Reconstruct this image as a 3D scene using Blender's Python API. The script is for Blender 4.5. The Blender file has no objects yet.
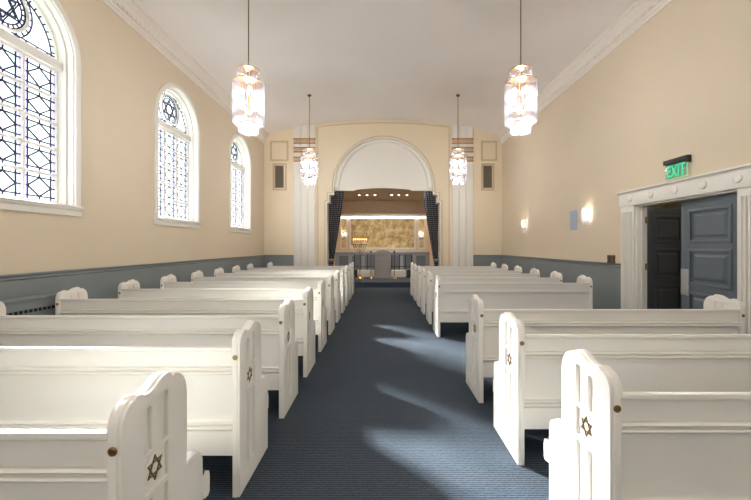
import bpy, bmesh, math, random
from mathutils import Vector, Matrix
random.seed(7)
PI = math.pi
sc = bpy.context.scene
COL = sc.collection

# ------------------------------------------------------------------ materials
def lin(c):
    return tuple(((x/255)/12.92 if x/255 <= .04045 else ((x/255+.055)/1.055)**2.4) for x in c) + (1,)
def mat(name, rgb, rough=.5, metal=0, spec=.5, noise=0, nscale=6, bump=0, bscale=60, emit=None, estr=0, coat=0):
    m = bpy.data.materials.new(name); m.use_nodes = True
    nt = m.node_tree; b = nt.nodes['Principled BSDF']
    b.inputs['Base Color'].default_value = lin(rgb)
    b.inputs['Roughness'].default_value = rough
    b.inputs['Metallic'].default_value = metal
    b.inputs['Specular IOR Level'].default_value = spec
    b.inputs['Coat Weight'].default_value = coat
    if emit:
        b.inputs['Emission Color'].default_value = lin(emit); b.inputs['Emission Strength'].default_value = estr
    tc = nt.nodes.new('ShaderNodeTexCoord')
    if noise:
        n = nt.nodes.new('ShaderNodeTexNoise'); n.inputs['Scale'].default_value = nscale; n.inputs['Detail'].default_value = 5
        mx = nt.nodes.new('ShaderNodeMix'); mx.data_type = 'RGBA'
        mx.inputs['A'].default_value = lin(tuple(max(0, c*(1-noise)) for c in rgb))
        mx.inputs['B'].default_value = lin(tuple(min(255, c*(1+noise)) for c in rgb))
        nt.links.new(tc.outputs['Object'], n.inputs['Vector'])
        nt.links.new(n.outputs['Fac'], mx.inputs['Factor']); nt.links.new(mx.outputs['Result'], b.inputs['Base Color'])
    if bump:
        n2 = nt.nodes.new('ShaderNodeTexNoise'); n2.inputs['Scale'].default_value = bscale; n2.inputs['Detail'].default_value = 4
        bp = nt.nodes.new('ShaderNodeBump'); bp.inputs['Strength'].default_value = bump; bp.inputs['Distance'].default_value = .01
        nt.links.new(tc.outputs['Object'], n2.inputs['Vector'])
        nt.links.new(n2.outputs['Fac'], bp.inputs['Height']); nt.links.new(bp.outputs['Normal'], b.inputs['Normal'])
    return m

M = {}
M['wall'] = mat('cream wall paint', (217, 203, 180), .75, noise=.02, nscale=1.2, bump=.06, bscale=90)
M['wall_warm'] = mat('warm cream paint', (231, 217, 192), .7, noise=.015, nscale=1.5, bump=.05, bscale=90)
M['ceiling'] = mat('ceiling plaster', (242, 237, 235), .8, noise=.02, nscale=1, bump=.08, bscale=40)
M['white'] = mat('white trim paint', (232, 229, 222), .38, noise=.01, nscale=9)
M['plaster'] = mat('white moulded plaster', (235, 228, 220), .6, noise=.02, nscale=12, bump=.15, bscale=50)
M['pew'] = mat('white pew enamel', (238, 235, 229), .34, coat=.1)
M['dado'] = mat('blue grey dado paint', (130, 138, 141), .45, noise=.03, nscale=3)
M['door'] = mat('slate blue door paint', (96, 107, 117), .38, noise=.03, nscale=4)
M['door_shade'] = mat('slate door paint in shade', (72, 77, 84), .38, noise=.03, nscale=4)  # same door paint, with the far leaf's shade put into the colour
M['brass'] = mat('aged brass', (176, 140, 84), .3, 1, noise=.1, nscale=30)
M['bronze'] = mat('dull bronze', (146, 118, 80), .4, .9, noise=.12, nscale=60)
M['rail_brass'] = mat('brown lamp rod', (128, 102, 66), .35, .8)
M['steel'] = mat('brushed plate', (190, 194, 198), .35, .8, noise=.03)
M['black'] = mat('black iron', (18, 18, 20), .45, .3)
M['blackbox'] = mat('black housing', (26, 26, 27), .4)
M['brown'] = mat('dark brown fitting', (84, 70, 54), .4, .3)
M['grille'] = mat('dark grille metal', (150, 140, 124), .6, 0)
M['grille_back'] = mat('grille recess', (70, 65, 58), .8)
M['cushion'] = mat('charcoal seat fabric', (62, 66, 70), .9, noise=.1, nscale=50, bump=.3, bscale=300)
M['lead'] = mat('lead came', (30, 36, 66), .5, .3)
M['panel_blue'] = mat('pale blue speaker panel', (168, 182, 202), .6)
M['podium'] = mat('warm grey lectern paint', (150, 147, 144), .5, noise=.02)
M['grey_panel'] = mat('grey wainscot paint', (158, 166, 176), .45)
M['panel_grey'] = mat('deeper grey panel paint', (112, 120, 132), .45)
M['candle'] = mat('ivory candle', (236, 222, 200), .5)
M['flame'] = mat('candle bulb glow', (255, 190, 120), .5, emit=(255, 170, 95), estr=4)
M['bulb'] = mat('lamp bulb', (255, 250, 240), .5, emit=(255, 244, 228), estr=7)
M['spot'] = mat('downlight lens', (255, 250, 240), .5, emit=(255, 240, 220), estr=10)
M['strip'] = mat('cove strip lamp', (255, 250, 240), .5, emit=(255, 244, 214), estr=2)
M['green'] = mat('green lit lettering', (60, 190, 150), .5, emit=(30, 200, 150), estr=.3)
M['green_edge'] = mat('faint green lit edge', (160, 225, 190), .4, emit=(120, 230, 170), estr=.08)
M['alcove'] = mat('taupe alcove paint', (196, 176, 150), .7, noise=.02)
M['lit_beige'] = mat('apricot alcove paint', (222, 190, 160), .7, noise=.02)  # beige side walls with the warm light put into their colour

def gold_band():
    m = bpy.data.materials.new('gilded ornament'); m.use_nodes = True; nt = m.node_tree
    b = nt.nodes['Principled BSDF']; b.inputs['Base Color'].default_value = lin((184, 132, 68)); b.inputs['Metallic'].default_value = .25
    b.inputs['Roughness'].default_value = .38
    return m
M['gold'] = gold_band()
M['mould'] = mat('cream moulding with painted shade', (206, 187, 152), .6)  # darker cream puts the shade lines of the mouldings into the colour

def carpet():
    m = bpy.data.materials.new('navy ribbed carpet'); m.use_nodes = True; nt = m.node_tree; N = nt.nodes; L = nt.links
    b = N['Principled BSDF']; b.inputs['Roughness'].default_value = .88; b.inputs['Specular IOR Level'].default_value = .25
    tc = N.new('ShaderNodeTexCoord')
    mp = N.new('ShaderNodeMapping'); L.new(tc.outputs['Object'], mp.inputs['Vector'])
    wv = N.new('ShaderNodeTexWave'); wv.wave_type = 'BANDS'; wv.bands_direction = 'Y'
    wv.inputs['Scale'].default_value = 17; wv.inputs['Distortion'].default_value = 2.6; wv.inputs['Detail'].default_value = 2; wv.inputs['Detail Scale'].default_value = 3
    L.new(mp.outputs['Vector'], wv.inputs['Vector'])
    m2 = N.new('ShaderNodeMapping'); m2.inputs['Scale'].default_value = (90, 160, 90); L.new(tc.outputs['Object'], m2.inputs['Vector'])
    ns = N.new('ShaderNodeTexNoise'); ns.inputs['Scale'].default_value = 1; ns.inputs['Detail'].default_value = 3; L.new(m2.outputs['Vector'], ns.inputs['Vector'])
    mul = N.new('ShaderNodeMath'); mul.operation = 'MULTIPLY_ADD'; mul.inputs[1].default_value = .45
    L.new(wv.outputs['Fac'], mul.inputs[0])
    sc_ = N.new('ShaderNodeMath'); sc_.operation = 'MULTIPLY'; sc_.inputs[1].default_value = .75; L.new(ns.outputs['Fac'], sc_.inputs[0])
    L.new(sc_.outputs[0], mul.inputs[2])
    cr = N.new('ShaderNodeValToRGB'); cr.color_ramp.elements[0].position = .25; cr.color_ramp.elements[0].color = lin((18, 25, 35))
    cr.color_ramp.elements[1].position = .8; cr.color_ramp.elements[1].color = lin((76, 87, 100))
    L.new(mul.outputs[0], cr.inputs['Fac']); L.new(cr.outputs['Color'], b.inputs['Base Color'])
    bp = N.new('ShaderNodeBump'); bp.inputs['Strength'].default_value = .6; bp.inputs['Distance'].default_value = .006
    L.new(mul.outputs[0], bp.inputs['Height']); L.new(bp.outputs['Normal'], b.inputs['Normal'])
    return m
M['carpet'] = carpet()

def gold_leaf():
    m = bpy.data.materials.new('mottled gold leaf panel'); m.use_nodes = True; nt = m.node_tree; N = nt.nodes; L = nt.links
    b = N['Principled BSDF']; b.inputs['Roughness'].default_value = .55; b.inputs['Metallic'].default_value = .2
    tc = N.new('ShaderNodeTexCoord'); ns = N.new('ShaderNodeTexNoise'); ns.inputs['Scale'].default_value = 3.5; ns.inputs['Detail'].default_value = 9; ns.inputs['Roughness'].default_value = .72
    L.new(tc.outputs['Object'], ns.inputs['Vector'])
    cr = N.new('ShaderNodeValToRGB'); e = cr.color_ramp.elements
    e[0].position = .36; e[0].color = lin((158, 132, 84)); e[1].position = .62; e[1].color = lin((240, 226, 184))
    k = e.new(.5); k.color = lin((212, 190, 138))
    L.new(ns.outputs['Fac'], cr.inputs['Fac']); L.new(cr.outputs['Color'], b.inputs['Base Color'])
    return m
M['goldleaf'] = gold_leaf()

def curtain_mat():
    m = bpy.data.materials.new('dotted black drape fabric'); m.use_nodes = True; nt = m.node_tree; N = nt.nodes; L = nt.links
    b = N['Principled BSDF']; b.inputs['Roughness'].default_value = .8
    uv = N.new('ShaderNodeUVMap')
    mp = N.new('ShaderNodeMapping'); mp.inputs['Scale'].default_value = (8, 24, 1); L.new(uv.outputs['UV'], mp.inputs['Vector'])
    vo = N.new('ShaderNodeTexVoronoi'); vo.voronoi_dimensions = '2D'; vo.inputs['Scale'].default_value = 1; vo.inputs['Randomness'].default_value = 0
    L.new(mp.outputs['Vector'], vo.inputs['Vector'])
    lt = N.new('ShaderNodeMath'); lt.operation = 'LESS_THAN'; lt.inputs[1].default_value = .27; L.new(vo.outputs['Distance'], lt.inputs[0])
    mx = N.new('ShaderNodeMix'); mx.data_type = 'RGBA'; mx.inputs['A'].default_value = lin((26, 28, 36)); mx.inputs['B'].default_value = lin((150, 152, 160))
    L.new(lt.outputs[0], mx.inputs['Factor']); L.new(mx.outputs['Result'], b.inputs['Base Color'])
    return m
M['drape'] = curtain_mat()

def see(name, tint, trans=.8, gloss=.06, diff=None):
    """thin pane: mostly transparent with a little translucent scatter and gloss"""
    m = bpy.data.materials.new(name); m.use_nodes = True; nt = m.node_tree; N = nt.nodes; L = nt.links
    for n in list(N): N.remove(n)
    out = N.new('ShaderNodeOutputMaterial'); tr = N.new('ShaderNodeBsdfTransparent'); tr.inputs['Color'].default_value = lin(tint)
    tl = N.new('ShaderNodeBsdfTranslucent'); tl.inputs['Color'].default_value = lin(diff or tint)
    gl = N.new('ShaderNodeBsdfGlossy'); gl.inputs['Roughness'].default_value = .15
    a = N.new('ShaderNodeMixShader'); a.inputs[0].default_value = trans; L.new(tl.outputs[0], a.inputs[1]); L.new(tr.outputs[0], a.inputs[2])
    c = N.new('ShaderNodeMixShader'); c.inputs[0].default_value = gloss; L.new(a.outputs[0], c.inputs[1]); L.new(gl.outputs[0], c.inputs[2])
    L.new(c.outputs[0], out.inputs['Surface'])
    return m
M['pane'] = see('clear window glass', (240, 247, 249), .96)
M['pane_green'] = see('pale green window glass', (226, 241, 224), .95)
M['pane_purple'] = see('violet window glass', (188, 184, 226), .93)
M['rod_glass'] = see('crystal rod glass', (248, 248, 252), .76, .12, (138, 138, 144))
M['rod_milk'] = see('frosted rod glass', (246, 246, 250), .5, .1, (240, 238, 236))
M['acrylic'] = see('clear acrylic', (232, 244, 238), .9, .08, (215, 240, 228))

# ------------------------------------------------------------------ helpers
def link(o, parent=None):
    COL.objects.link(o)
    if parent: o.parent = parent
    return o
class MB:
    def __init__(s): s.v = []; s.f = []
    def add(s, vs, fs):
        n = len(s.v); s.v += [tuple(v) for v in vs]; s.f += [tuple(i+n for i in f) for f in fs]; return s
    def box(s, x0, x1, y0, y1, z0, z1):
        return s.add([(x, y, z) for z in (z0, z1) for y in (y0, y1) for x in (x0, x1)],
                     [(0,2,3,1), (4,5,7,6), (0,1,5,4), (2,6,7,3), (0,4,6,2), (1,3,7,5)])
    def bar(s, a, b, w, t=None, up=None):
        a = Vector(a); b = Vector(b); d = (b-a).normalized(); t = t or w
        u = Vector(up) if up else (Vector((0,0,1)) if abs(d.z) < .9 else Vector((1,0,0)))
        p = d.cross(u).normalized(); q = p.cross(d).normalized()
        vs = [e + p*sx*w/2 + q*sy*t/2 for e in (a, b) for sy in (-1, 1) for sx in (-1, 1)]
        return s.add(vs, [(0,1,3,2), (4,6,7,5), (0,4,5,1), (2,3,7,6), (0,2,6,4), (1,5,7,3)])
    def lathe(s, prof, c=(0,0,0), n=20, a0=0, a1=2*PI):
        full = abs(a1-a0-2*PI) < 1e-6; k = n if full else n+1
        vs = []
        for (r, z) in prof:
            for i in range(k):
                a = a0+(a1-a0)*i/n; vs.append((c[0]+r*math.cos(a), c[1]+r*math.sin(a), c[2]+z))
        fs = []
        for j in range(len(prof)-1):
            for i in range(n):
                i2 = (i+1) % k
                fs.append((j*k+i, j*k+i2, (j+1)*k+i2, (j+1)*k+i))
        if full:
            if prof[0][0] > 1e-5: fs.append(tuple(range(k))[::-1])
            if prof[-1][0] > 1e-5: fs.append(tuple((len(prof)-1)*k+i for i in range(k)))
        return s.add(vs, fs)
    def cyl(s, a, b, r, n=12, r2=None):
        a = Vector(a); b = Vector(b); d = (b-a).normalized(); r2 = r if r2 is None else r2
        u = Vector((0,0,1)) if abs(d.z) < .9 else Vector((1,0,0)); p = d.cross(u).normalized(); q = d.cross(p)
        vs = [e + (p*math.cos(2*PI*i/n)+q*math.sin(2*PI*i/n))*rr for e, rr in ((a, r), (b, r2)) for i in range(n)]
        return s.add(vs, [(i, (i+1) % n, n+(i+1) % n, n+i) for i in range(n)] + [tuple(range(n))[::-1], tuple(range(n, 2*n))])
    def tube(s, pts, r, n=8):
        pts = [Vector(p) for p in pts]; vs = []
        for i, p in enumerate(pts):
            d = (pts[min(i+1, len(pts)-1)]-pts[max(i-1, 0)]).normalized()
            u = Vector((0,1,0)) if abs(d.y) < .9 else Vector((1,0,0)); a = d.cross(u).normalized(); b = d.cross(a)
            vs += [p+(a*math.cos(2*PI*k/n)+b*math.sin(2*PI*k/n))*r for k in range(n)]
        fs = [(i*n+k, i*n+(k+1) % n, (i+1)*n+(k+1) % n, (i+1)*n+k) for i in range(len(pts)-1) for k in range(n)]
        fs += [tuple(range(n))[::-1], tuple((len(pts)-1)*n+k for k in range(n))]
        return s.add(vs, fs)
    def prism(s, prof, axis, a, b):
        """closed profile swept along an axis: prof coords are the other two axes in order"""
        n = len(prof)
        def P(t, p):
            return {'x': (t, p[0], p[1]), 'y': (p[0], t, p[1]), 'z': (p[0], p[1], t)}[axis]
        vs = [P(a, p) for p in prof] + [P(b, p) for p in prof]
        return s.add(vs, [(i, (i+1) % n, n+(i+1) % n, n+i) for i in range(n)] + [tuple(range(n))[::-1], tuple(range(n, 2*n))])
    def sphere(s, c, r, n=12, m=8, sz=1):
        return s.lathe([(max(1e-6, r*math.sin(PI*j/m)), -r*sz*math.cos(PI*j/m)) for j in range(m+1)], c, n)
    def xf(s, mtx):
        s.v = [tuple(mtx @ Vector(v)) for v in s.v]; return s
    def build(s, name, m, parent=None, bevel=0, smooth=35, seg=2):
        me = bpy.data.meshes.new(name); me.from_pydata(s.v, [], s.f)
        bm = bmesh.new(); bm.from_mesh(me)
        bmesh.ops.recalc_face_normals(bm, faces=bm.faces)
        if bevel:
            es = [e for e in bm.edges if len(e.link_faces) == 2 and e.calc_face_angle() > .6]
            bmesh.ops.bevel(bm, geom=es, offset=bevel, segments=seg, profile=.6, affect='EDGES', clamp_overlap=True)
        bm.to_mesh(me); bm.free()
        me.materials.append(m)
        if smooth:
            me.polygons.foreach_set('use_smooth', [True]*len(me.polygons))
            me.set_sharp_from_angle(angle=math.radians(smooth))
        return link(bpy.data.objects.new(name, me), parent)

def plate(name, loops, t, m, mtx, parent=None, bevel=0):
    """flat shape with holes: loops in local XY, thickness t along +Z, then mtx"""
    cu = bpy.data.curves.new('outline', 'CURVE'); cu.dimensions = '2D'; cu.fill_mode = 'BOTH'
    cu.extrude = t/2 - bevel; cu.bevel_depth = bevel; cu.bevel_resolution = 1; cu.offset = -bevel
    for lp in loops:
        sp = cu.splines.new('POLY'); sp.points.add(len(lp)-1); sp.use_cyclic_u = True
        for i, p in enumerate(lp): sp.points[i].co = (p[0], p[1], 0, 1)
    tmp = bpy.data.objects.new('outline', cu); COL.objects.link(tmp)
    dg = bpy.context.evaluated_depsgraph_get()
    me = bpy.data.meshes.new_from_object(tmp.evaluated_get(dg))
    bpy.data.objects.remove(tmp); bpy.data.curves.remove(cu)
    me.transform(mtx @ Matrix.Translation((0, 0, t/2)))
    bm = bmesh.new(); bm.from_mesh(me); bmesh.ops.remove_doubles(bm, verts=bm.verts, dist=1e-5)
    bmesh.ops.recalc_face_normals(bm, faces=bm.faces); bm.to_mesh(me); bm.free()
    me.name = name; me.materials.clear(); me.materials.append(m)
    me.polygons.foreach_set('use_smooth', [True]*len(me.polygons)); me.set_sharp_from_angle(angle=math.radians(30))
    return link(bpy.data.objects.new(name, me), parent)
# frames: local (x,y,z) -> world.   YZ(x, s): local x->world y, local y->world z, local z-> s*world x
def YZ(x, s=1): return Matrix(((0,0,s,x), (1,0,0,0), (0,1,0,0), (0,0,0,1)))
def XZ(y, s=1): return Matrix(((1,0,0,0), (0,0,s,y), (0,1,0,0), (0,0,0,1)))
def rect(x0, x1, y0, y1): return [(x0,y0), (x1,y0), (x1,y1), (x0,y1)]
def arch(cx, hw, z0, zs, rise=None, n=28):
    rise = rise or hw
    return [(cx-hw, z0), (cx+hw, z0)] + [(cx+hw*math.cos(PI*i/n), zs+rise*math.sin(PI*i/n)) for i in range(n+1)]
def circ(cx, cy, r, n=32): return [(cx+r*math.cos(2*PI*i/n), cy+r*math.sin(2*PI*i/n)) for i in range(n)]

def struct(o): o['kind'] = 'structure'; return o
def tag(o, label, cat, group=None):
    o['label'] = label; o['category'] = cat
    if group: o['group'] = group
    return o
def empty(name, loc=(0,0,0), rz=0, label=None, cat=None, group=None, kind=None):
    o = bpy.data.objects.new(name, None); o.location = loc; o.rotation_euler = (0,0,rz); o.empty_display_size = .1
    link(o)
    if label: tag(o, label, cat, group)
    if kind: o['kind'] = kind
    return o
def kids(o): return [c for c in bpy.data.objects if c.parent == o]
def copy_tree(o, parent=None):
    c = o.copy(); COL.objects.link(c); c.parent = parent
    for ch in kids(o): copy_tree(ch, c)
    return c
def light(name, typ, loc, energy, color=(1,1,1), parent=None, size=.1, rot=None, **kw):
    d = bpy.data.lights.new(name, typ); d.energy = energy; d.color = color
    if typ == 'AREA':
        d.shape = 'RECTANGLE'; d.size = size[0]; d.size_y = size[1]
    elif typ in ('POINT', 'SPOT'): d.shadow_soft_size = size
    for k, v in kw.items(): setattr(d, k, v)
    o = bpy.data.objects.new(name, d); o.location = loc
    if rot: o.rotation_euler = rot
    return link(o, parent)

# ------------------------------------------------------------------ room dimensions (metres; camera at x=0,y=0,z=CZ)
CZ = 1.42; F = 354.0
XL, XR, YF, YB = -3.81, 3.98, 11.6, -4.4
XC = (XL+XR)/2
DZ = 1.13         # dado height
def ceil_z(x):     # shallow barrel vault
    h = (XR-XL)/2; u = (x-XC)/h
    return 5.555 - .50*(u*u*.85 + u**4*.15)
# floor
struct(MB().box(XL-.3, XR+3.2, YB-.2, YF+.5, -.12, 0).build('floor', M['carpet'], smooth=0))
# ceiling vault
mb = MB(); n = 40; prof = []
for i in range(n+1):
    x = XL-.2+(XR-XL+.4)*i/n; prof.append((x, ceil_z(x)))
prof += [(XR+.2, 5.9), (XL-.2, 5.9)]
struct(mb.prism(prof, 'y', YB-.2, YF+.05).build('ceiling', M['ceiling']))
# left wall with window holes
WIN = [-2.12, .81, 3.74, 6.69, 9.62]; HW = .66; ZS = 1.90; ZA = 3.70  # first one is behind the camera, added for fill light
loops = [rect(YB-.26, YF+.3, -.1, 5.4)] + [arch(c, HW, ZS, ZA) for c in WIN]
struct(plate('wall_left', loops, .26, M['wall'], YZ(XL-.26)))
# right wall with doorway
D0, D1, DH = 3.92, 5.52, 2.055
rl = [(YB-.2, -.1), (D0, -.1), (D0, DH), (D1, DH), (D1, -.1), (YF+.3, -.1), (YF+.3, 5.4), (YB-.2, 5.4)]
struct(plate('wall_right', [rl], .14, M['wall'], YZ(XR)))
FILL_WIN = [-2.4, 0.08, 2.56]  # unseen back wall windows, added to let in fill light
struct(plate('wall_back', [rect(XL-.26, XR+.14, 0, 5.8)] + [arch(c, HW, ZS, ZA) for c in FILL_WIN], .26, M['wall'], XZ(YB-.26)))
# front wall : stepped arch opening
def fx(px, d=YF): return (px-380.5)*d/F
def fz(py, d=YF): return CZ+(246-py)*d/F
oc = fx(383.5); a_hw = fx(432.6)-oc
zsp = fz(187.7)
op = [(fx(327.2), -.1), (fx(439.8), -.1), (fx(439.8), fz(203)), (fx(437.2), fz(203)), (fx(437.2), fz(195)), (fx(434.6), fz(195)), (fx(434.6), fz(190)), (oc+a_hw, fz(190))]
for i in range(41): op.append((oc+a_hw*math.cos(PI*i/40), zsp+(fz(138.4)-zsp)*math.sin(PI*i/40)))
op += [(oc-a_hw, fz(190)), (fx(332.2), fz(190)), (fx(332.2), fz(195)), (fx(329.7), fz(195)), (fx(329.7), fz(203)), (fx(327.2), fz(203))]
topedge = [(XR+.1, -.1)]
outer = [(XL-.1, -.1), (XR+.1, -.1), (XR+.1, 5.6)] + [(XR+.1-(XR-XL+.2)*i/20, 5.65) for i in range(1, 20)] + [(XL-.1, 5.6)]
struct(plate('wall_front', [outer, op], .42, M['wall_warm'], XZ(YF)))
# moulding round the opening (two thin stepped fillets)
def offset_loop(off):
    o = []
    o += [(fx(327.2)-off, 0), (fx(327.2)-off, fz(203)+off), (fx(329.7)-off, fz(203)+off), (fx(329.7)-off, fz(195)+off), (fx(332.2)-off, fz(195)+off)]
    k = (fz(138.4)-zsp)
    pts = [(oc+(a_hw+off)*math.cos(PI-PI*i/40), zsp+(k+off)*math.sin(PI-PI*i/40)) for i in range(41)]
    pts = [p for p in pts if p[1] > fz(195)+off]
    o += [(pts[0][0], fz(195)+off)] + pts + [(pts[-1][0], fz(195)+off)]
    o += [(fx(434.6)+off, fz(195)+off), (fx(437.2)+off, fz(195)+off), (fx(437.2)+off, fz(203)+off), (fx(439.8)+off, fz(203)+off), (fx(439.8)+off, 0)]
    return o
for k, (o1, o0, t) in enumerate(((.085, .06, .03), (.045, .0, .055))):
    lp = offset_loop(o1) + offset_loop(o0)[::-1]
    struct(plate('trim_%d' % (k+1), [lp], t, M['white' if k else 'mould'], XZ(YF, -1), None, .008))
# lunette plaster filling the head of the arch
lz = fz(190.8, YF+.2)
ln = [(oc-a_hw-.12, lz), (fx(355, YF+.2), lz), (fx(355.5, YF+.2), lz+.03)]
for i in range(9):
    u = i/8; ln.append((fx(357+52*u, YF+.2), lz+.035+.05*math.sin(PI*u)))
ln += [(fx(410.5, YF+.2), lz+.03), (fx(411, YF+.2), lz), (oc+a_hw+.12, lz), (oc+a_hw+.12, lz+1.9), (oc-a_hw-.12, lz+1.9)]
struct(plate('wall_lunette', [ln], .08, M['white'], XZ(YF+.14)))
# rounded white moulding lining the arch
kz = fz(138.4)-zsp
lp = [(oc+(a_hw+.01)*math.cos(PI*i/40), zsp+(kz+.01)*math.sin(PI*i/40)) for i in range(41)]
lp += [(oc+(a_hw-.15)*math.cos(PI-PI*i/40), zsp+(kz-.09)*math.sin(PI-PI*i/40)) for i in range(41)]
struct(plate('trim_3', [lp], .09, M['white'], XZ(YF+.05), None, .035))

# pilasters (fluted, with gilded bands)
def ringd(cx, y, cz, r0, r1, n=12):
    vs = []; fs = []
    for k in range(n):
        a = 2*PI*k/n
        for (r, dy) in ((r0, 0), (r0, -.014), (r1, -.014), (r1, 0)): vs.append((cx+r*math.cos(a), y+dy, cz+r*math.sin(a)))
    for k in range(n):
        for q in range(4): fs.append((k*4+q, k*4+(q+1) % 4, ((k+1) % n)*4+(q+1) % 4, ((k+1) % n)*4+q))
    return vs, fs
def pilaster(idx, x0, x1):
    w = (x1-x0)/3; mb = MB()
    for k in range(3):
        a = x0+k*w
        mb.prism([(a+.012, YF+.01), (a+.012, YF-.035), (a+.03, YF-.06), (a+w-.03, YF-.06), (a+w-.012, YF-.035), (a+w-.012, YF+.01)], 'z', .14, ceil_z((x0+x1)/2)+.02)
    mb.box(x0, x1, YF-.03, YF+.01, .14, 5.6)
    mb.box(x0-.01, x1+.01, YF-.075, YF+.01, 0, .14)
    p = struct(mb.build('trim_%d' % idx, M['white']))
    r = MB().box(x0-.004, x1+.004, YF-.068, YF, DZ-.01, DZ+.01).build('rail_line', M['white'], p, .002)
    for (ya, yb) in ((139, 144.2), (147.8, 152.8), (157.2, 162)):
        z0, z1 = fz(yb), fz(ya); b = MB(); b.box(x0, x1, YF-.064, YF, z0, z0+.035); b.box(x0, x1, YF-.064, YF, z1-.035, z1)
        nn = 9; s = (x1-x0)/nn
        for i in range(nn):
            cx = x0+s*(i+.5)
            b.add(*ringd(cx, YF-.062, (z0+z1)/2, s*.42, s*.24))
            for q in (-1, 1): b.sphere((cx+s*.5*(i < nn-1), YF-.066, (z0+z1)/2+q*(z1-z0)*.33), s*.22, 6, 4)
        b.box(x0, x1, YF-.075, YF-.05, z0-.004, z0+.012); b.box(x0, x1, YF-.075, YF-.05, z1-.012, z1+.004)
        b.build('gilded_band', M['gold'], p)
    return p
pilaster(4, fx(293.9), fx(315.6)); pilaster(5, fx(451.5), fx(473.0))
# thin framing mould of the centre bay
def frame_loop(x0, x1, z0, z1, w): return [rect(x0, x1, z0, z1), rect(x0+w, x1-w, z0+w, z1-w)]
for k, (x0, x1) in enumerate(((fx(317.4), fx(318.3)), (fx(448.6), fx(449.5)))):
    struct(MB().box(x0, x1, YF-.016, YF+.01, .14, ceil_z(x0)-.1).build('trim_%d' % (6+k), M['mould']))
mb = MB()
for i in range(30):
    xa = fx(318)+(fx(449)-fx(318))*i/30; xb = fx(318)+(fx(449)-fx(318))*(i+1)/30
    mb.bar((xa, YF-.006, ceil_z(xa)-.1), (xb, YF-.006, ceil_z(xb)-.1), .03, .025, (0,0,1))
struct(mb.build('trim_8', M['mould']))
# niche frames and grilles at both sides of the front wall
for k, (a, b, c, d, ga, gb) in enumerate(((270.6, 288.4, 273, 286.6, 275, 283.8), (481, 496.8, 481, 494, 483.2, 492))):
    o = struct(plate('trim_%d' % (9+2*k), frame_loop(fx(a), fx(b), fz(161), fz(141), .045), .04, M['mould'], XZ(YF, -1), None, .004))
    o = struct(plate('trim_%d' % (10+2*k), frame_loop(fx(c), fx(d), fz(190.5), fz(163.5), .045), .04, M['mould'], XZ(YF, -1), None, .004))
    g = empty('wall_grille', (0,0,0), 0, ('dark slatted air grille on the front wall, left of the arch', 'dark slatted air grille on the front wall, right of the arch')[k], 'grille', 'air grilles of the front wall')
    x0, x1, z0, z1 = fx(ga), fx(gb), fz(188), fz(165.7); g.location = ((x0+x1)/2, YF, z0)
    W = (x1-x0)/2; H = z1-z0
    b = MB().box(-W, W, -.008, .004, 0, H).build('backing', M['grille_back'], g)
    fr = plate('grille_frame', frame_loop(-W, W, 0, H, .018), .02, M['grille'], XZ(0, -1), g)
    s = MB()
    for i in range(9):
        x = -W+.03+(2*W-.06)*i/8; s.box(x-.004, x+.004, -.018, -.006, .01, H-.01)
    s.build('slats', M['grille'], g)

# dado
def dado(name, mtxbox, cap):
    o = struct(mtxbox.build(name, M['dado'], None, .003))
    return o
def dado_profile(side, X):
    s = side
    return [(X, 0), (X+s*.035, 0), (X+s*.035, .16), (X+s*.018, .18), (X+s*.014, DZ-.07), (X+s*.03, DZ-.055), (X+s*.022, DZ-.03), (X+s*.05, DZ-.015), (X+s*.05, DZ), (X, DZ)]
struct(MB().prism(dado_profile(1, XL), 'y', YB, YF).build('baseboard_left', M['dado'], smooth=20))
mb = MB().prism(dado_profile(-1, XR), 'y', 5.82, YF)
mb.prism(dado_profile(-1, XR), 'y', YB, 3.58)
struct(mb.build('baseboard_right', M['dado'], smooth=20))
mb = MB().prism(dado_profile(-1, YF), 'x', XL, fx(293.9)); mb.prism(dado_profile(-1, YF), 'x', fx(473), XR)
struct(mb.build('baseboard_front', M['dado'], smooth=20))
# cornices with bead enrichment
def cornice(name, X, s):
    z0 = 4.765
    p = [(X-s*.02, z0), (X+s*.012, z0), (X+s*.018, z0+.05), (X+s*.03, z0+.055), (X+s*.034, z0+.08), (X+s*.05, z0+.11), (X+s*.06, z0+.15), (X+s*.085, z0+.19), (X+s*.09, z0+.22),
         (X+s*.118, z0+.24), (X+s*.125, z0+.275), (X+s*.14, z0+.28), (X+s*.15, z0+.36), (X-s*.02, z0+.36)]
    o = struct(MB().prism(p, 'y', YB, YF).build(name, M['plaster'], smooth=50))
    b = MB(); y = YB+.06
    while y < YF-.03:
        b.sphere((X+s*.055, y, z0+.118), .026, 8, 5, 1.1); b.box(X+s*.05-.012, X+s*.05+.012, y+.036, y+.05, z0+.09, z0+.15)
        b.sphere((X+s*.082, y+.05, z0+.205), .014, 6, 4)
        y += .095
    b.build('egg_moulding', M['plaster'], o)
cornice('trim_13', XL, 1); cornice('trim_14', XR, -1)

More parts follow.
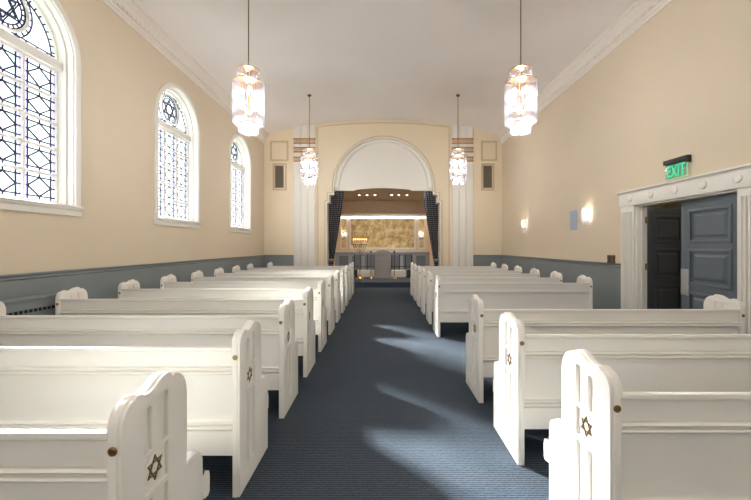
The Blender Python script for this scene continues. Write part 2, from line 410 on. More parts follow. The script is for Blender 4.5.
# ------------------------------------------------------------------ windows
GX = 3.99
def make_window(idx, cy):
    root = empty('window_%d' % idx, (XL, cy, ZS), 0, kind='structure')
    # local: origin on wall face, x into wall negative
    gx = -(GX+XL)         # glass plane
    gx = -.18
    def plt(name, loops, x, t, m, bevel=0): return plate(name, loops, t, m, YZ(x), root, bevel)
    H = ZA-ZS
    plt('casing', [arch(0, HW+.075, -.03, H), arch(0, HW-.002, .0, H)], -.005, .035, M['white'], .006)
    plt('inner_lining', [arch(0, HW+.001, -.0, H), arch(0, HW-.035, .03, H)], -.13, .06, M['white'], .004)
    plt('jamb_lining', [arch(0, HW+.004, -.004, H), arch(0, HW-.012, .01, H)], -.26, .262, M['white'])
    MB().prism([(-.18, -.03), (.045, -.03), (.045, -.012), (.055, -.008), (.055, .008), (.04, .014), (-.18, .03)], 'y', -HW-.08, HW+.08).build('sill', M['white'], root, .003)
    MB().prism([(.0, -.11), (.028, -.11), (.03, -.05), (.05, -.03), (0, -.03)], 'y', -HW-.08, HW+.08).build('apron', M['white'], root)
    # sash frame
    iw = HW-.035; z0 = .03; z1 = 3.555-ZS; za = 3.685-ZS; ra = HW-.035
    cw = .032
    holes = []; cells = []
    xs = [-iw+.03+(2*iw-.06)*k/3 for k in range(4)]; zs = [z0+.03+(z1-z0-.04)*k/5 for k in range(6)]
    for i in range(3):
        for j in range(5):
            a, b, c, d = xs[i]+cw/2*(i > 0), xs[i+1]-cw/2*(i < 2), zs[j]+cw/2*(j > 0), zs[j+1]-cw/2*(j < 4)
            holes.append(rect(a, b, c, d)); cells.append((a, b, c, d))
    outer = arch(0, iw, z0, H, ra)
    def half(r, zb, n=28): return [(-r, zb), (r, zb)] + [(r*math.cos(PI*i/n), zb+r*math.sin(PI*i/n)) for i in range(1, n)]
    rr = ra-.025; zb = za+.01; fan = [(rr*math.cos(PI*i/28), zb+rr*math.sin(PI*i/28)) for i in range(29)]
    plt('muntin_frame', [outer] + holes + [fan], gx-.02, .045, M['white'], .004)
    plt('transom', [rect(-iw-.03, iw+.03, z1+.015, za-.005)], gx, .07, M['white'], .01)
    Lb = MB(); P = MB(); G = MB(); V = MB()
    X = gx-.004
    lw = .0125
    def L(a, b, w=lw):
        hz = abs(b[0]-a[0])/(math.hypot(b[0]-a[0], b[1]-a[1])+1e-9)
        Lb.bar((X, a[0], a[1]), (X, b[0], b[1]), w if hz < .1 else .012, w*(1+.25*hz) if hz > .1 else .012, None)
    def quad(mb, pts): mb.add([(X, p[0], p[1]) for p in pts], [tuple(range(len(pts)))])
    for (a, b, c, d) in cells:
        bw = .05; a1, b1, c1, d1 = a+bw, b-bw, c+bw*.8, d-bw*.8
        my, mz = (a+b)/2, (c+d)/2
        for (p, q) in (((a1, c), (a1, d)), ((b1, c), (b1, d)), ((a, c1), (b, c1)), ((a, d1), (b, d1))): L(p, q)
        dm = [(my, c1), (b1, mz), (my, d1), (a1, mz)]
        for k in range(4): L(dm[k], dm[(k+1) % 4])
        L((my, c), (my, c1)); L((my, d1), (my, d)); L((a, mz), (a1, mz)); L((b1, mz), (b, mz))
        quad(P, dm)
        cn = [(a1, c1), (b1, c1), (b1, d1), (a1, d1)]
        quad(G, [cn[0], dm[0], dm[3]]); quad(G, [cn[1], dm[1], dm[0]]); quad(G, [cn[2], dm[2], dm[1]]); quad(G, [cn[3], dm[3], dm[2]])
        quad(V, [(a, c), (a1, c), (a1, d), (a, d)]); quad(V, [(b1, c), (b, c), (b, d), (b1, d)])
        quad(P, [(a1, c), (b1, c), (b1, c1), (a1, c1)]); quad(P, [(a1, d1), (b1, d1), (b1, d), (a1, d)])
    lw = .0105
    # fanlight: ring with six pointed star
    cz = zb+.30; R = .275
    plt('ring_muntin', [circ(0, cz, R), circ(0, cz, R-.03)], gx-.015, .035, M['white'], .004)
    def poly(pts, w=.0105):
        for k in range(len(pts)): L(pts[k], pts[(k+1) % len(pts)], w)
    for r in (R-.035, R-.075, R+.045): 
        pts = circ(0, cz, r, 30)
        for k in range(30):
            p, q = pts[k], pts[(k+1) % 30]
            if p[1] > zb and q[1] > zb and math.hypot(p[0], p[1]-zb) < rr: L(p, q)
    for k in range(24):
        a = 2*PI*k/24; p = (math.cos(a)*(R-.035), cz+math.sin(a)*(R-.035)); q = (math.cos(a)*(R-.075), cz+math.sin(a)*(R-.075)); L(p, q)
        p = (math.cos(a)*R, cz+math.sin(a)*R); q = (math.cos(a)*(R+.045), cz+math.sin(a)*(R+.045))
        if q[1] > zb and math.hypot(q[0], q[1]-zb) < rr: L(p, q)
    for o in (0, PI/3):
        for r in (R-.075, R-.115):
            poly([(math.cos(PI/2+o+2*PI*k/3)*r, cz+math.sin(PI/2+o+2*PI*k/3)*r) for k in range(3)])
    for r in (rr-.045,):
        pts = [(r*math.cos(PI*i/28), zb+r*math.sin(PI*i/28)) for i in range(29)]
        for k in range(28): L(pts[k], pts[k+1])
    for k in range(1, 24):
        a = PI*k/24; L(((rr-.045)*math.cos(a), zb+(rr-.045)*math.sin(a)), (rr*math.cos(a), zb+rr*math.sin(a)))
    L((-rr, zb+.04), (rr, zb+.04))
    for k in range(9): L((-rr+.1+k*(2*rr-.2)/8, zb), (-rr+.1+k*(2*rr-.2)/8, zb+.04))
    quad(P, [(q[0]*.999, q[1]) for q in fan])
    Lb.build('leading', M['lead'], root, smooth=0)
    P.build('clear_pane', M['pane'], root, smooth=0); G.build('green_pane', M['pane_green'], root, smooth=0); V.build('violet_pane', M['pane_purple'], root, smooth=0)
    return root
w0 = make_window(1, WIN[0])
for i in range(1, 5):
    c = copy_tree(w0); c.name = 'window_%d' % (i+1); c.location = (XL, WIN[i], ZS)
for i, bx in enumerate(FILL_WIN):
    c = copy_tree(w0); c.name = 'window_%d' % (i+6); c.location = (bx, YB, ZS); c.rotation_euler = (0, 0, PI/2)  # added fill windows, out of view

# ------------------------------------------------------------------ radiator cover under the first window
rc = empty('radiator_cover', (XL+.02, 3.1, 0), 0, 'grey-green radiator cover with a slotted grille on the left wall under the nearest window', 'radiator cover')
MB().box(0, .2, -1.3, 1.05, 0, .86).build('cabinet', M['dado'], rc, .006)
MB().box(0, .215, -1.32, 1.07, .86, .885).build('top_board', M['dado'], rc, .006)
MB().box(.195, .202, -1.2, .98, .735, .775).build('grille_slot', M['black'], rc)
plate('grille', [rect(-1.22, 1.0, .72, .79)]+[rect(-1.19+i*.05, -1.150+i*.05, .738, .772) for i in range(43)], .006, M['dado'], YZ(.2), rc)

# ------------------------------------------------------------------ pews
PZ = .846
def end_profile(s=1):
    top = [(0,.835), (.006,.868), (.018,.895), (.036,.914), (.056,.923), (.063,.920), (.068,.927), (.080,.932), (.095,.928), (.115,.919), (.14,.918), (.165,.925), (.19,.938), (.215,.947), (.245,.950), (.258,.946), (.266,.932),
           (.271,.923), (.277,.925), (.285,.931), (.30,.930), (.32,.920), (.342,.902), (.358,.878), (.368,.848), (.37,.82)]
    arm = [(.37,.525), (.385,.536), (.42,.536), (.46,.527), (.484,.507), (.498,.475), (.502,.435)]
    return [(0,0)] + top + arm + [(.502, 0)]
def slot_loops(lower=True):
    lo = []
    for (a, b) in ((.112, .150), (.204, .242)):
        zt = .865 if a < .15 else .884
        lo.append(rect(a, b, .712, zt))
        if lower: lo.append(rect(a, b, .12, .545))
    if lower: lo.append(rect(.112, .242, .567, .696))
    return lo
def star_loops(r, w):
    out = []
    for o in (PI/2, -PI/2):
        A = [(r*math.cos(o+2*PI*k/3), r*math.sin(o+2*PI*k/3)) for k in range(3)]
        q = (r-2*w)/r
        out.append((A, [(x*q, y*q) for x, y in A][::-1]))
    return out
def make_pew(L, name='church_pew'):
    root = empty(name)
    for side in (0, 1):
        x = 0 if side == 0 else L
        s = 1 if side == 0 else -1       # s: from outer face inwards
        e = plate('end_panel', [end_profile()], .028, M['pew'], YZ(x+s*.014, s), root, .0025)
        def inset(m, d): return [(m+(p[0]-m)*1, p[1]) for p in d]
        pr = [(min(max(p[0], .003), .499), p[1]-.003 if p[1] > .1 else p[1]) for p in end_profile()]
        plate('face_panel', [pr]+slot_loops(), .0145, M['pew'], YZ(x+s*.0145, -s), e, .0015)
        plate('inner_face_panel', [[(p[0], p[1]) for p in pr if p[1] > .8] + [(.366, .875-.2), (.004, .875-.2)]] + [[(a, max(b, .7)) for a, b in l] for l in slot_loops(False)], .008, M['pew'], YZ(x+s*.042, s), e, .0015)
        plate('emblem_disc', [circ(.177, .632, .054)], .003, M['pew'], YZ(x+s*.0138, -s), e, .0008)
        for (A, B) in star_loops(.046, .0048):
            plate('star_emblem', [[(.177+p[0], .632+p[1]) for p in A], [(.177+p[0], .632+p[1]) for p in B]], .004, M['bronze'], YZ(x+s*.0110, -s), e)
        b = MB().lathe([(.0145, 0), (.0145, .003), (.010, .005), (.009, .0035), (.005, .0035), (.004, .006), (1e-5, .006)], (0,0,0), 16).xf(Matrix.Translation((x+s*.026, 0.0005, .79)) @ Matrix.Rotation(PI/2, 4, 'X')).build('bolt_cap', M['bronze'], e)
    # backrest swept profile (y, z)
    bp = [(.045, .228), (.014, .228), (.014, .366), (.026, .368), (.026, .376), (.006, .379), (.001, .388), (.006, .394), (.022, .396), (.022, .402), (.009, .405), (.008, .413), (.022, .418), (.027, .42),
          (.030, .684), (.024, .687), (.006, .690), (.001, .698), (.004, .705), (.022, .707), (.022, .714), (.006, .717), (.002, .723), (.008, .730), (.022, .732), (.022, .738), (.013, .739), (.013, .824), (.032, .824), (.05, .7), (.07, .42)]
    MB().prism(bp, 'x', .045, L-.045).build('backrest', M['pew'], root, smooth=30)
    MB().box(.045, L-.045, .001, .026, .822, PZ).build('top_rail', M['pew'], root, .005, seg=3)
    sp = [(.05, .325), (.56, .30), (.60, .215), (.64, .205), (.655, .215), (.657, .29), (.65, .32), (.635, .328), (.62, .322), (.05, .35)]
    MB().prism(sp, 'x', .045, L-.045).build('seat', M['pew'], root, smooth=40)
    MB().prism([(.43, .20), (.455, .20), (.455, .31), (.43, .31)], 'x', .05, L-.05).build('seat_apron', M['pew'], root, .002)
    MB().prism([(.075, .348), (.615, .322), (.63, .335), (.615, .352), (.4, .372), (.09, .385), (.07, .36)], 'x', .052, L-.052).build('seat_cushion', M['cushion'], root, .006, smooth=60)
    return root
ordw = ['first', 'second', 'third', 'fourth', 'fifth', 'sixth', 'seventh', 'eighth', 'ninth', 'tenth', 'eleventh']
AL, AR = -.795, .89
pl = make_pew(3.52+AL, 'church_pew')
pll = make_pew(3.27+AL, 'church_pew')
pr_ = make_pew(3.305-AR, 'church_pew')
for i in range(11):
    if i == 10: o = pll; x0 = -3.27
    else:
        o = pl if i == 0 else copy_tree(pl); x0 = -3.52
    o.location = (x0, 1.085+.914*i, 0)
    lab = 'white panelled pew with star emblem left of the aisle, nearest the camera' if i == 0 else (
        'shorter white pew left of the aisle, farthest row before the stage arch' if i == 10 else 'white panelled pew left of the aisle, %s row counting from the camera' % ordw[i])
    tag(o, lab, 'pew', 'white pews in two blocks beside the aisle')
rd = [1.37, 2.29, 3.20] + [5.51+.914*k for k in range(6)]
for i, d in enumerate(rd):
    o = pr_ if i == 0 else copy_tree(pr_)
    o.location = (AR, d, 0)
    if i == 0: lab = 'white panelled pew with star emblem right of the aisle, nearest the camera'
    elif i == 1: lab = 'white panelled pew right of the aisle, second row from the camera'
    elif i == 2: lab = 'white pew right of the aisle ending in front of the slate blue doors'
    elif i == 3: lab = 'white pew right of the aisle just beyond the doorway gap, its back fully in view'
    elif i == 8: lab = 'white pew right of the aisle, farthest row before the front wall'
    else: lab = 'white panelled pew right of the aisle, %s row behind the doorway gap' % ordw[i-3]
    tag(o, lab, 'pew', 'white pews in two blocks beside the aisle')

# ------------------------------------------------------------------ chandeliers
def make_chandelier():
    root = empty('crystal_chandelier')      # origin at ceiling anchor, bodies defined by absolute z below via offset
    top = 3.965-5.43                          # crown height relative to canopy
    MB().lathe([(.055, 0), (.055, -.02), (.035, -.045), (.012, -.06)], (0,0,0.01), 20).build('canopy', M['rail_brass'], root)
    MB().cyl((0,0,-.04), (0,0,top), .008, 10).build('rod', M['rail_brass'], root)
    def tier(r, z0, z1, n, rr=.011, name='glass_tier'):
        mb = MB()
        for i in range(n):
            a = 2*PI*i/n; c = (r*math.cos(a), r*math.sin(a))
            mb.cyl((c[0], c[1], z0+random.uniform(-.006, .006)), (c[0], c[1], z1), rr, 6)
        t = mb.build(name, M['rod_glass'], root, smooth=80)
        rg = MB()
        N = 32; rg.lathe([(r-.012, z1-.008), (r+.006, z1-.008), (r+.006, z1+.004), (r-.012, z1+.004), (r-.012, z1-.008)], (0,0,0), N)
        for i in range(n):
            a = 2*PI*i/n; rg.sphere((r*math.cos(a), r*math.sin(a), z1+.004), .007, 6, 4)
        rg.build('brass_ring', M['brass'], t)
        return t
    tier(.15, top-.19, top, 22); tier(.212, top-.775, top-.18, 34); tier(.165, top-.82, top-.64, 26); tier(.125, top-.91, top-.78, 20)
    fr = MB()
    for k in range(4):
        a = PI/2*k; fr.bar((0,0,top-.02), (.15*math.cos(a), .15*math.sin(a), top-.004), .012); fr.bar((0,0,top-.2), (.212*math.cos(a), .212*math.sin(a), top-.195), .012)
    fr.cyl((0,0,top), (0,0,top-.8), .012, 8)
    fr.build('inner_frame', M['brass'], root)
    for k in range(6):
        a = PI/3*k; z = top-(.3 if k % 2 else .56)
        MB().sphere((.09*math.cos(a), .09*math.sin(a), z), .03, 10, 8, 1.2).build('bulb', M['bulb'], root)
    for zz, k in ((.09, .13), (.30, .27), (.50, .26), (.70, .16), (.845, .18)):
        l_ = light('lamp_light', 'POINT', (.0, .0, top-zz), k, (1, .965, .92), root, .05)
    return root
CH_POW = 46
ch = make_chandelier(); 
for c in kids(ch):
    if c.type == 'LIGHT': c.data.energy *= CH_POW
spots = [(-1.92, 5.15, 'crystal chandelier of glass rods over the left pews, larger and nearer the camera', 0),
         (2.04, 5.15, 'crystal chandelier of glass rods over the right pews, larger and nearer the camera', 0),
         (-1.895, 9.43, 'far crystal chandelier hanging before the left white pilaster', 0),
         (2.065, 9.43, 'far crystal chandelier hanging before the right white pilaster', 0),
         (-1.92, .87, 'added unseen chandelier overhead to the left of the camera', 0), (2.04, .87, 'added unseen chandelier overhead to the right of the camera', 0),  # this pair and the next are out of view, added for fill light
         (-1.92, -3.2, 'added unseen chandelier by the back wall, left of the aisle', 0), (2.04, -3.2, 'added unseen chandelier by the back wall, right of the aisle', 0)]
for i, (x, y, lab, _) in enumerate(spots):
    o = ch if i == 0 else copy_tree(ch)
    o.location = (x, y, 5.425); tag(o, lab, 'chandelier', 'crystal chandeliers in pairs')
    # keep canopy against the vault
    dz = ceil_z(x)-5.425
    o.location.z = 5.425+dz

# ------------------------------------------------------------------ sconces
def make_sconce(sc_=1.0, label='', loc=(0,0,0), rz=0, pw=6):
    """wall lamp; local +y away from wall"""
    root = empty('wall_sconce', loc, rz, label, 'wall lamp')
    MB().box(-.06*sc_, .06*sc_, 0, .012, -.1*sc_, .13*sc_).build('backplate', M['bronze'], root, .003)
    mb = MB()
    for i in range(13):
        a = PI*i/12; mb.cyl((.105*sc_*math.cos(a), .02+.09*sc_*math.sin(a), -.1*sc_), (.105*sc_*math.cos(a), .02+.09*sc_*math.sin(a), .16*sc_), .010*sc_, 6)
    mb.build('glass_tier', M['rod_milk'], root, smooth=80)
    mb = MB()
    for i in range(8):
        a = PI*i/7; mb.cyl((.06*sc_*math.cos(a), .02+.055*sc_*math.sin(a), -.175*sc_), (.06*sc_*math.cos(a), .02+.055*sc_*math.sin(a), -.06*sc_), .010*sc_, 6)
    mb.build('glass_tier', M['rod_milk'], root, smooth=80)
    MB().sphere((0, .055*sc_, .04*sc_), .024*sc_, 10, 8, 1.5).build('bulb', M['bulb'], root)
    light('lamp_light', 'POINT', (0, .06*sc_, .05*sc_), pw, (1, .9, .78), root, .03)
    return root
make_sconce(1, 'glass rod wall lamp on the right wall, nearer the doorway beside the pale blue panel', (XR, 6.76, 1.975), PI/2, 5)
make_sconce(1, 'glass rod wall lamp on the right wall, nearer the front corner', (XR, 9.70, 1.975), PI/2, 5)
sp = empty('wall_speaker', (XR, 7.27, 1.95), 0, 'pale blue flat rectangular panel on the right wall beside the lamp', 'wall panel')
MB().box(-.035, 0, -.105, .105, -.2, .2).build('housing', M['panel_blue'], sp, .005)
MB().box(-.038, -.033, -.09, .09, -.185, .185).build('cover', M['panel_blue'], sp, .001)
cb = empty('rail_holder', (XR, 6.06, DZ), 0, 'pair of small dark brown cups standing on the dado rail beside the doorway', 'holder')
for dy in (-.04, .055): MB().lathe([(.03, 0), (.036, .01), (.03, .03), (.034, .13), (.028, .132), (.024, .06), (1e-5, .06)], (-.028, dy, 0), 14).build('cup', M['brown'], cb)

# ------------------------------------------------------------------ exit sign
ex = empty('exit_sign', (XR, 4.73, 2.33), 0, 'green lit EXIT sign with black housing over the doorway', 'exit sign')
MB().box(-.06, 0, -.185, .185, .2, .262).build('housing', M['blackbox'], ex, .006)
MB().box(-.05, 0, -.2, -.17, .17, .262).build('end_cap', M['blackbox'], ex, .004)
MB().box(-.035, -.027, -.17, .17, 0, .205).build('acrylic_panel', M['acrylic'], ex, .001)
g = MB().box(-.036, -.026, -.17, .17, -.006, .004)
g.box(-.036, -.026, -.174, -.167, 0, .2); g.build('edge_glow', M['green_edge'], ex)
fc = bpy.data.curves.new('EXIT', 'FONT'); fc.body = 'EXIT'; fc.size = .215; fc.extrude = .001; fc.align_x = 'CENTER'; fc.offset = .004
tmp = bpy.data.objects.new('tmp', fc); COL.objects.link(tmp)
me = bpy.data.meshes.new_from_object(tmp.evaluated_get(bpy.context.evaluated_depsgraph_get())); bpy.data.objects.remove(tmp)
# text runs from far (+y) to near (-y) as read from the room: local x -> -y
me.transform(Matrix(((0,0,-1,-.037), (-1,0,0,.0), (0,1,0,.028), (0,0,0,1))) @ Matrix.Scale(.66, 4, (1,0,0)))
me.materials.clear(); me.materials.append(M['green']); link(bpy.data.objects.new('lettering', me), ex)

# ------------------------------------------------------------------ doorway
cs = struct(empty('trim_15', (XR, 0, 0)))
def fluted(y0, y1, name):
    mb = MB().box(-.03, .0, y0, y1, 0, DH)
    n = 6; w = (y1-y0-.06)/n
    for k in range(n):
        a = y0+.03+k*w; mb.prism([(-.03, a+.008), (-.055, a+.011), (-.055, a+w-.011), (-.03, a+w-.008)], 'z', .2, DH-.09)
    mb.box(-.062, 0, y0-.004, y1+.004, 0, .2)
    return mb.build(name, M['white'], cs, smooth=30)
fluted(3.58, D0, 'pilaster_casing'); fluted(D1, 5.82, 'pilaster_casing')
MB().box(-.05, 0, 3.57, 5.83, DH, 2.25).build('lintel', M['white'], cs, .004)
MB().prism([(0, 2.245), (-.055, 2.245), (-.06, 2.262), (-.085, 2.272), (-.085, 2.292), (0, 2.296)], 'y', 3.55, 5.85).build('lintel_cap', M['white'], cs, .002)
for i in range(6):
    y = 5.57-.42*i
    if y < 3.58: continue
    MB().lathe([(.05, 0), (.05, .014), (.044, .018), (.03, .02), (1e-5, .022)], (0,0,0), 24).xf(Matrix.Translation((-.05, y, 2.165)) @ Matrix.Rotation(-PI/2, 4, 'Y')).build('rosette', M['white'], cs)
# jamb lining
mb = MB().box(-.0, .16, D1-.03, D1+.02, 0, DH); mb.box(0, .16, D0-.02, D0+.03, 0, DH); mb.box(0, .16, D0, D1, DH-.025, DH+.01)
mb.box(.06, .085, D1-.05, D1-.02, 0, DH); 
mb.build('jamb', M['white'], cs, .003)
def make_door(idx, loc, rz, m, W, flip=1):
    """leaf in local x (0 at hinge .. W) , thickness along y"""
    r = empty('door_%d' % idx, loc, rz, kind='structure')
    H = DH-.035
    panels = [(.14, W-.14, 1.475, 1.885), (.14, W-.14, .92, 1.365), (.14, W-.14, .22, .80)]
    plate('leaf', [rect(0, W, .008, H)]+[rect(*p) for p in panels], .045, m, XZ(-.0225), r, .003)
    for (a, b, c, d) in panels:
        MB().box(a-.002, b+.002, -.008, .008, c-.002, d+.002).build('panel_ground', m, r, smooth=0)
        for s in (1, -1):
            # bolection moulding and raised field
            pr = [rect(a-.018, b+.018, c-.018, d+.018), rect(a+.02, b-.02, c+.02, d-.02)]
            plate('panel_moulding', pr, .012, m, XZ(s*.0215, s), r, .005)
            q = .055; v = [(a+q, s*.008, c+q), (b-q, s*.008, c+q), (b-q, s*.008, d-q), (a+q, s*.008, d-q)]
            q2 = .085; v += [(a+q2, s*.021, c+q2), (b-q2, s*.021, c+q2), (b-q2, s*.021, d-q2), (a+q2, s*.021, d-q2)]
            MB().add(v, [(0,1,5,4), (1,2,6,5), (2,3,7,6), (3,0,4,7), (4,5,6,7)]).build('raised_field', m, r, smooth=0)
    return r
# nearer leaf: almost closed, hinged at near jamb
a1 = math.atan2(.885, .068)
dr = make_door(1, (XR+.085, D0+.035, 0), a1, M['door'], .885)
hp = MB().box(.74, .87, .034, .038, .76, 1.11).build('push_plate', M['steel'], dr, .001)
MB().box(.74, .87, .0222, .035, .76, 1.11).build('plate_backing', M['steel'], dr)
a2 = math.atan2(.17, .80)
dl = make_door(2, (XR+.15, D1-.01, 0), a2, M['door_shade'], .80)
hg = MB()
for z in (.3, 1.1, 1.82): hg.cyl((-.012, -.03, z-.05), (-.012, -.03, z+.05), .012, 10); hg.box(-.045, -.005, -.035, -.028, z-.05, z+.05)
hg.build('hinge', M['bronze'], dl)
# small vestibule behind
struct(MB().box(XR+2.0, XR+2.1, 2.6, 7.6, 0, 2.9).build('wall_vestibule_end', M['wall'], smooth=0))
mb = MB().box(XR+.14, XR+2.1, 7.5, 7.6, 0, 2.9); struct(mb.build('wall_vestibule_far', M['wall'], smooth=0))
mb = MB().box(XR+.14, XR+2.1, 2.6, 2.7, 0, 2.9); struct(mb.build('wall_vestibule_near', M['wall'], smooth=0))
struct(MB().box(XR+.14, XR+2.1, 2.6, 7.6, 2.8, 2.9).build('ceiling_vestibule', M['ceiling'], smooth=0))
light('vestibule_fill', 'POINT', (XR+1.0, 4.6, 2.45), 3, (1, .9, .78), None, .1)  # unseen light added to brighten the far door leaf

# ------------------------------------------------------------------ stage alcove
AX0, AX1, AYB, AZC, PF = -1.95, 2.10, 15.3, 3.39, .18
def ax(px, d=AYB): return (px-380.5)*d/F
def az(py, d=AYB): return CZ+(246-py)*d/F
struct(MB().box(AX0-.1, AX1+.1, YF+.5, AYB+.1, -.12, PF).build('floor_stage', M['carpet'], smooth=0))
struct(MB().box(AX0-.1, AX0, YF+.41, AYB+.1, 0, 3.6).build('wall_stage_left', M['lit_beige'], smooth=0))
struct(MB().box(AX1, AX1+.1, YF+.41, AYB+.1, 0, 3.6).build('wall_stage_right', M['lit_beige'], smooth=0))
struct(MB().box(AX0-.1, AX1+.1, AYB, AYB+.1, 0, 3.6).build('wall_stage_back', M['alcove'], smooth=0))
struct(MB().box(AX0-.1, AX1+.1, YF+.41, AYB+.1, AZC, AZC+.1).build('ceiling_stage', M['alcove'], smooth=0))
# lower panelled wall projecting, with light ledge
lw = struct(MB().box(AX0, AX1, AYB-.12, AYB, 1.16, 2.70).build('wall_stage_panelled', M['wall_warm'], None, .003))
lg = struct(MB().prism([(AYB, 2.80), (AYB-.24, 2.80), (AYB-.26, 2.785), (AYB-.26, 2.69), (AYB-.245, 2.69), (AYB-.245, 2.75), (AYB, 2.75)], 'x', AX0, AX1).build('trim_16', M['white']))
MB().box(AX0+.05, AX1-.05, AYB-.2, AYB-.17, 2.735, 2.75).build('strip_lamp', M['strip'], lg)
light('strip_light', 'AREA', ((AX0+AX1)/2, AYB-.185, 2.73), 6, (1, .93, .76), None, (3.8, .04), (math.radians(-12), 0, 0))
yp = AYB-.12
def pic(x0, x1, z0, z1, label):
    r = empty('wall_panel', ((x0+x1)/2, yp, z0), 0, label, 'wall panel')
    w = (x1-x0)/2; h = z1-z0
    MB().box(-w, w, -.012, 0, 0, h).build('gold_field', M['goldleaf'], r, smooth=0)
    plate('frame', [rect(-w-.07, w+.07, -.07, h+.07), rect(-w, w, 0, h)], .045, M['white'], XZ(0, -1), r, .01)
zt, zb_ = az(219.5, yp), az(247.8, yp)
pic(ax(351, yp), ax(414, yp), zb_, zt, 'wide mottled gold panel at the back of the stage')
pic(ax(341.6, yp), ax(346.2, yp), zb_, zt, 'narrow gold panel behind the lamp at the left of the stage wall')
pic(ax(419.3, yp), ax(424, yp), zb_, zt, 'narrow gold panel behind the lamp at the right of the stage wall')
make_sconce(.9, 'small glass wall lamp on the stage wall at the left of the wide gold panel', (ax(344.6, yp), yp-.012, az(235.5, yp)), PI, 3)
make_sconce(.9, 'small glass wall lamp on the stage wall at the right of the wide gold panel', (ax(420.8, yp), yp-.012, az(235.5, yp)), PI, 3)
# grey wainscot on stage
ws = struct(MB().box(AX0, AX1, AYB-.14, AYB, PF, 1.10).build('baseboard_stage', M['grey_panel'], None, .003))
MB().prism([(AYB-.13, 1.09), (AYB-.17, 1.10), (AYB-.19, 1.13), (AYB-.19, 1.16), (AYB-.1, 1.16)], 'x', AX0, AX1).build('cap_rail', M['grey_panel'], ws)
x = AX0+.1
for k in range(7):
    w = (AX1-AX0-.2)/7
    MB().box(x+.06, x+w-.06, AYB-.146, AYB-.135, .41, 1.02).build('panel_field', M['panel_grey'], ws)
    plate('panel_frame', [rect(x+.05, x+w-.05, .40, 1.03), rect(x+.075, x+w-.075, .425, 1.005)], .04, M['grey_panel'], XZ(AYB-.14, -1), ws, .004); x += w
# low white heater cabinets behind the lectern
for k, (p0, p1, lab) in enumerate(((357.5, 374, 'low white cabinet on the stage behind the menorah'), (390.5, 406, 'low white cabinet on the stage right of the lectern'))):
    y = 14.1; x0, x1 = ax(p0, y), ax(p1, y)
    r = empty('low_cabinet', ((x0+x1)/2, y, PF), 0, lab, 'cabinet', 'low white cabinets on the stage'); w = (x1-x0)/2
    MB().box(-w, w, 0, .3, .03, .25).build('body', M['white'], r, .006); MB().box(-w-.01, w+.01, -.012, .31, .25, .27).build('top', M['white'], r, .004); MB().box(-w+.02, w-.02, .01, .28, 0, .03).build('plinth', M['white'], r)
for k, (px_, lab) in enumerate(((354.6, 'small black floor speaker on the stage left behind the pews'), (409.3, 'small black floor speaker on the stage right behind the pews'))):
    y = 14.0; r = empty('floor_speaker', (ax(px_, y), y, PF), 0, lab, 'speaker', 'black floor speakers')
    MB().prism([(-.1, 0), (.14, 0), (.14, .3), (0, .3), (-.1, .1)], 'x', -.11, .11).build('cabinet', M['blackbox'], r, .006)
    MB().prism([(-.104, .02), (-.1, .02), (-.104, .1), (-.012, .285), (-.018, .29), (-.112, .1)], 'x', -.095, .095).build('grille', M['black'], r)
# balustrades
def railing(p0, p1, posts, lab):
    y = 14.6; x0, x1 = ax(p0, y), ax(p1, y)
    r = empty('iron_railing', (x0, y, PF), 0, lab, 'railing', 'iron railings on the stage'); L = x1-x0
    for i, z in enumerate((az(255, y)-PF, az(266.5, y)-PF)): MB().box(0, L, -.012, .012, z-.012, z+.012).build('rail', M['black'], r)
    z = az(271.3, y)-PF; MB().box(0, L, -.03, .03, z-.025, z+.025).build('base_rail', M['black'], r)
    for p in posts:
        X = ax(p, y)-x0; MB().box(X-.014, X+.014, -.014, .014, 0, az(254.2, y)-PF).build('post', M['black'], r)
railing(354, 374.8, (354.6, 361, 367.5, 374.3), 'black iron railing on the stage left of the lectern')
railing(391, 412, (391.7, 399.5, 405.5, 411.5), 'black iron railing on the stage right of the lectern')
# lectern
y = 13.55; lx0, lx1 = ax(374.4, y), ax(391.3, y); w = (lx1-lx0)/2
lt = empty('lectern', ((lx0+lx1)/2, y, PF), 0, 'grey panelled lectern with an arched top in the middle of the stage', 'lectern')
h = az(250, y)-PF
fr = [(-w, .0), (w, 0), (w, h-.14), (w-.02, h-.09), (w-.07, h-.05), (w-.13, h-.02), (0, h), (-w+.13, h-.02), (-w+.07, h-.05), (-w+.02, h-.09), (-w, h-.14)]
plate('front_panel', [fr], .04, M['podium'], XZ(0), lt, .006)
MB().box(-w, -w+.03, .03, .45, 0, h-.16).build('side_panel', M['podium'], lt, .004); MB().box(w-.03, w, .03, .45, 0, h-.16).build('side_panel', M['podium'], lt, .004)
MB().prism([(.03, h-.13), (.03, h-.16), (.47, h-.28), (.47, h-.25)], 'x', -w, w).build('reading_top', M['podium'], lt, .003)
MB().box(-w-.02, w+.02, -.025, .46, 0, .1).build('plinth', M['podium'], lt, .006)
plate('panel_frame', [rect(-w+.07, w-.07, .16, h-.32), rect(-w+.10, w-.10, .19, h-.35)], .03, M['podium'], XZ(0, -1), lt, .003)
MB().box(-w+.01, w-.01, -.03, 0, h-.29, h-.265).build('string_course', M['podium'], lt, .002)
for dx in (-.14, 0, .14):
    for (A, B) in star_loops(.04, .006):
        plate('ornament', [[(dx+p[0], h-.19+p[1]) for p in A], [(dx+p[0], h-.19+p[1]) for p in B]], .012, M['bronze'], XZ(0, -1), lt)
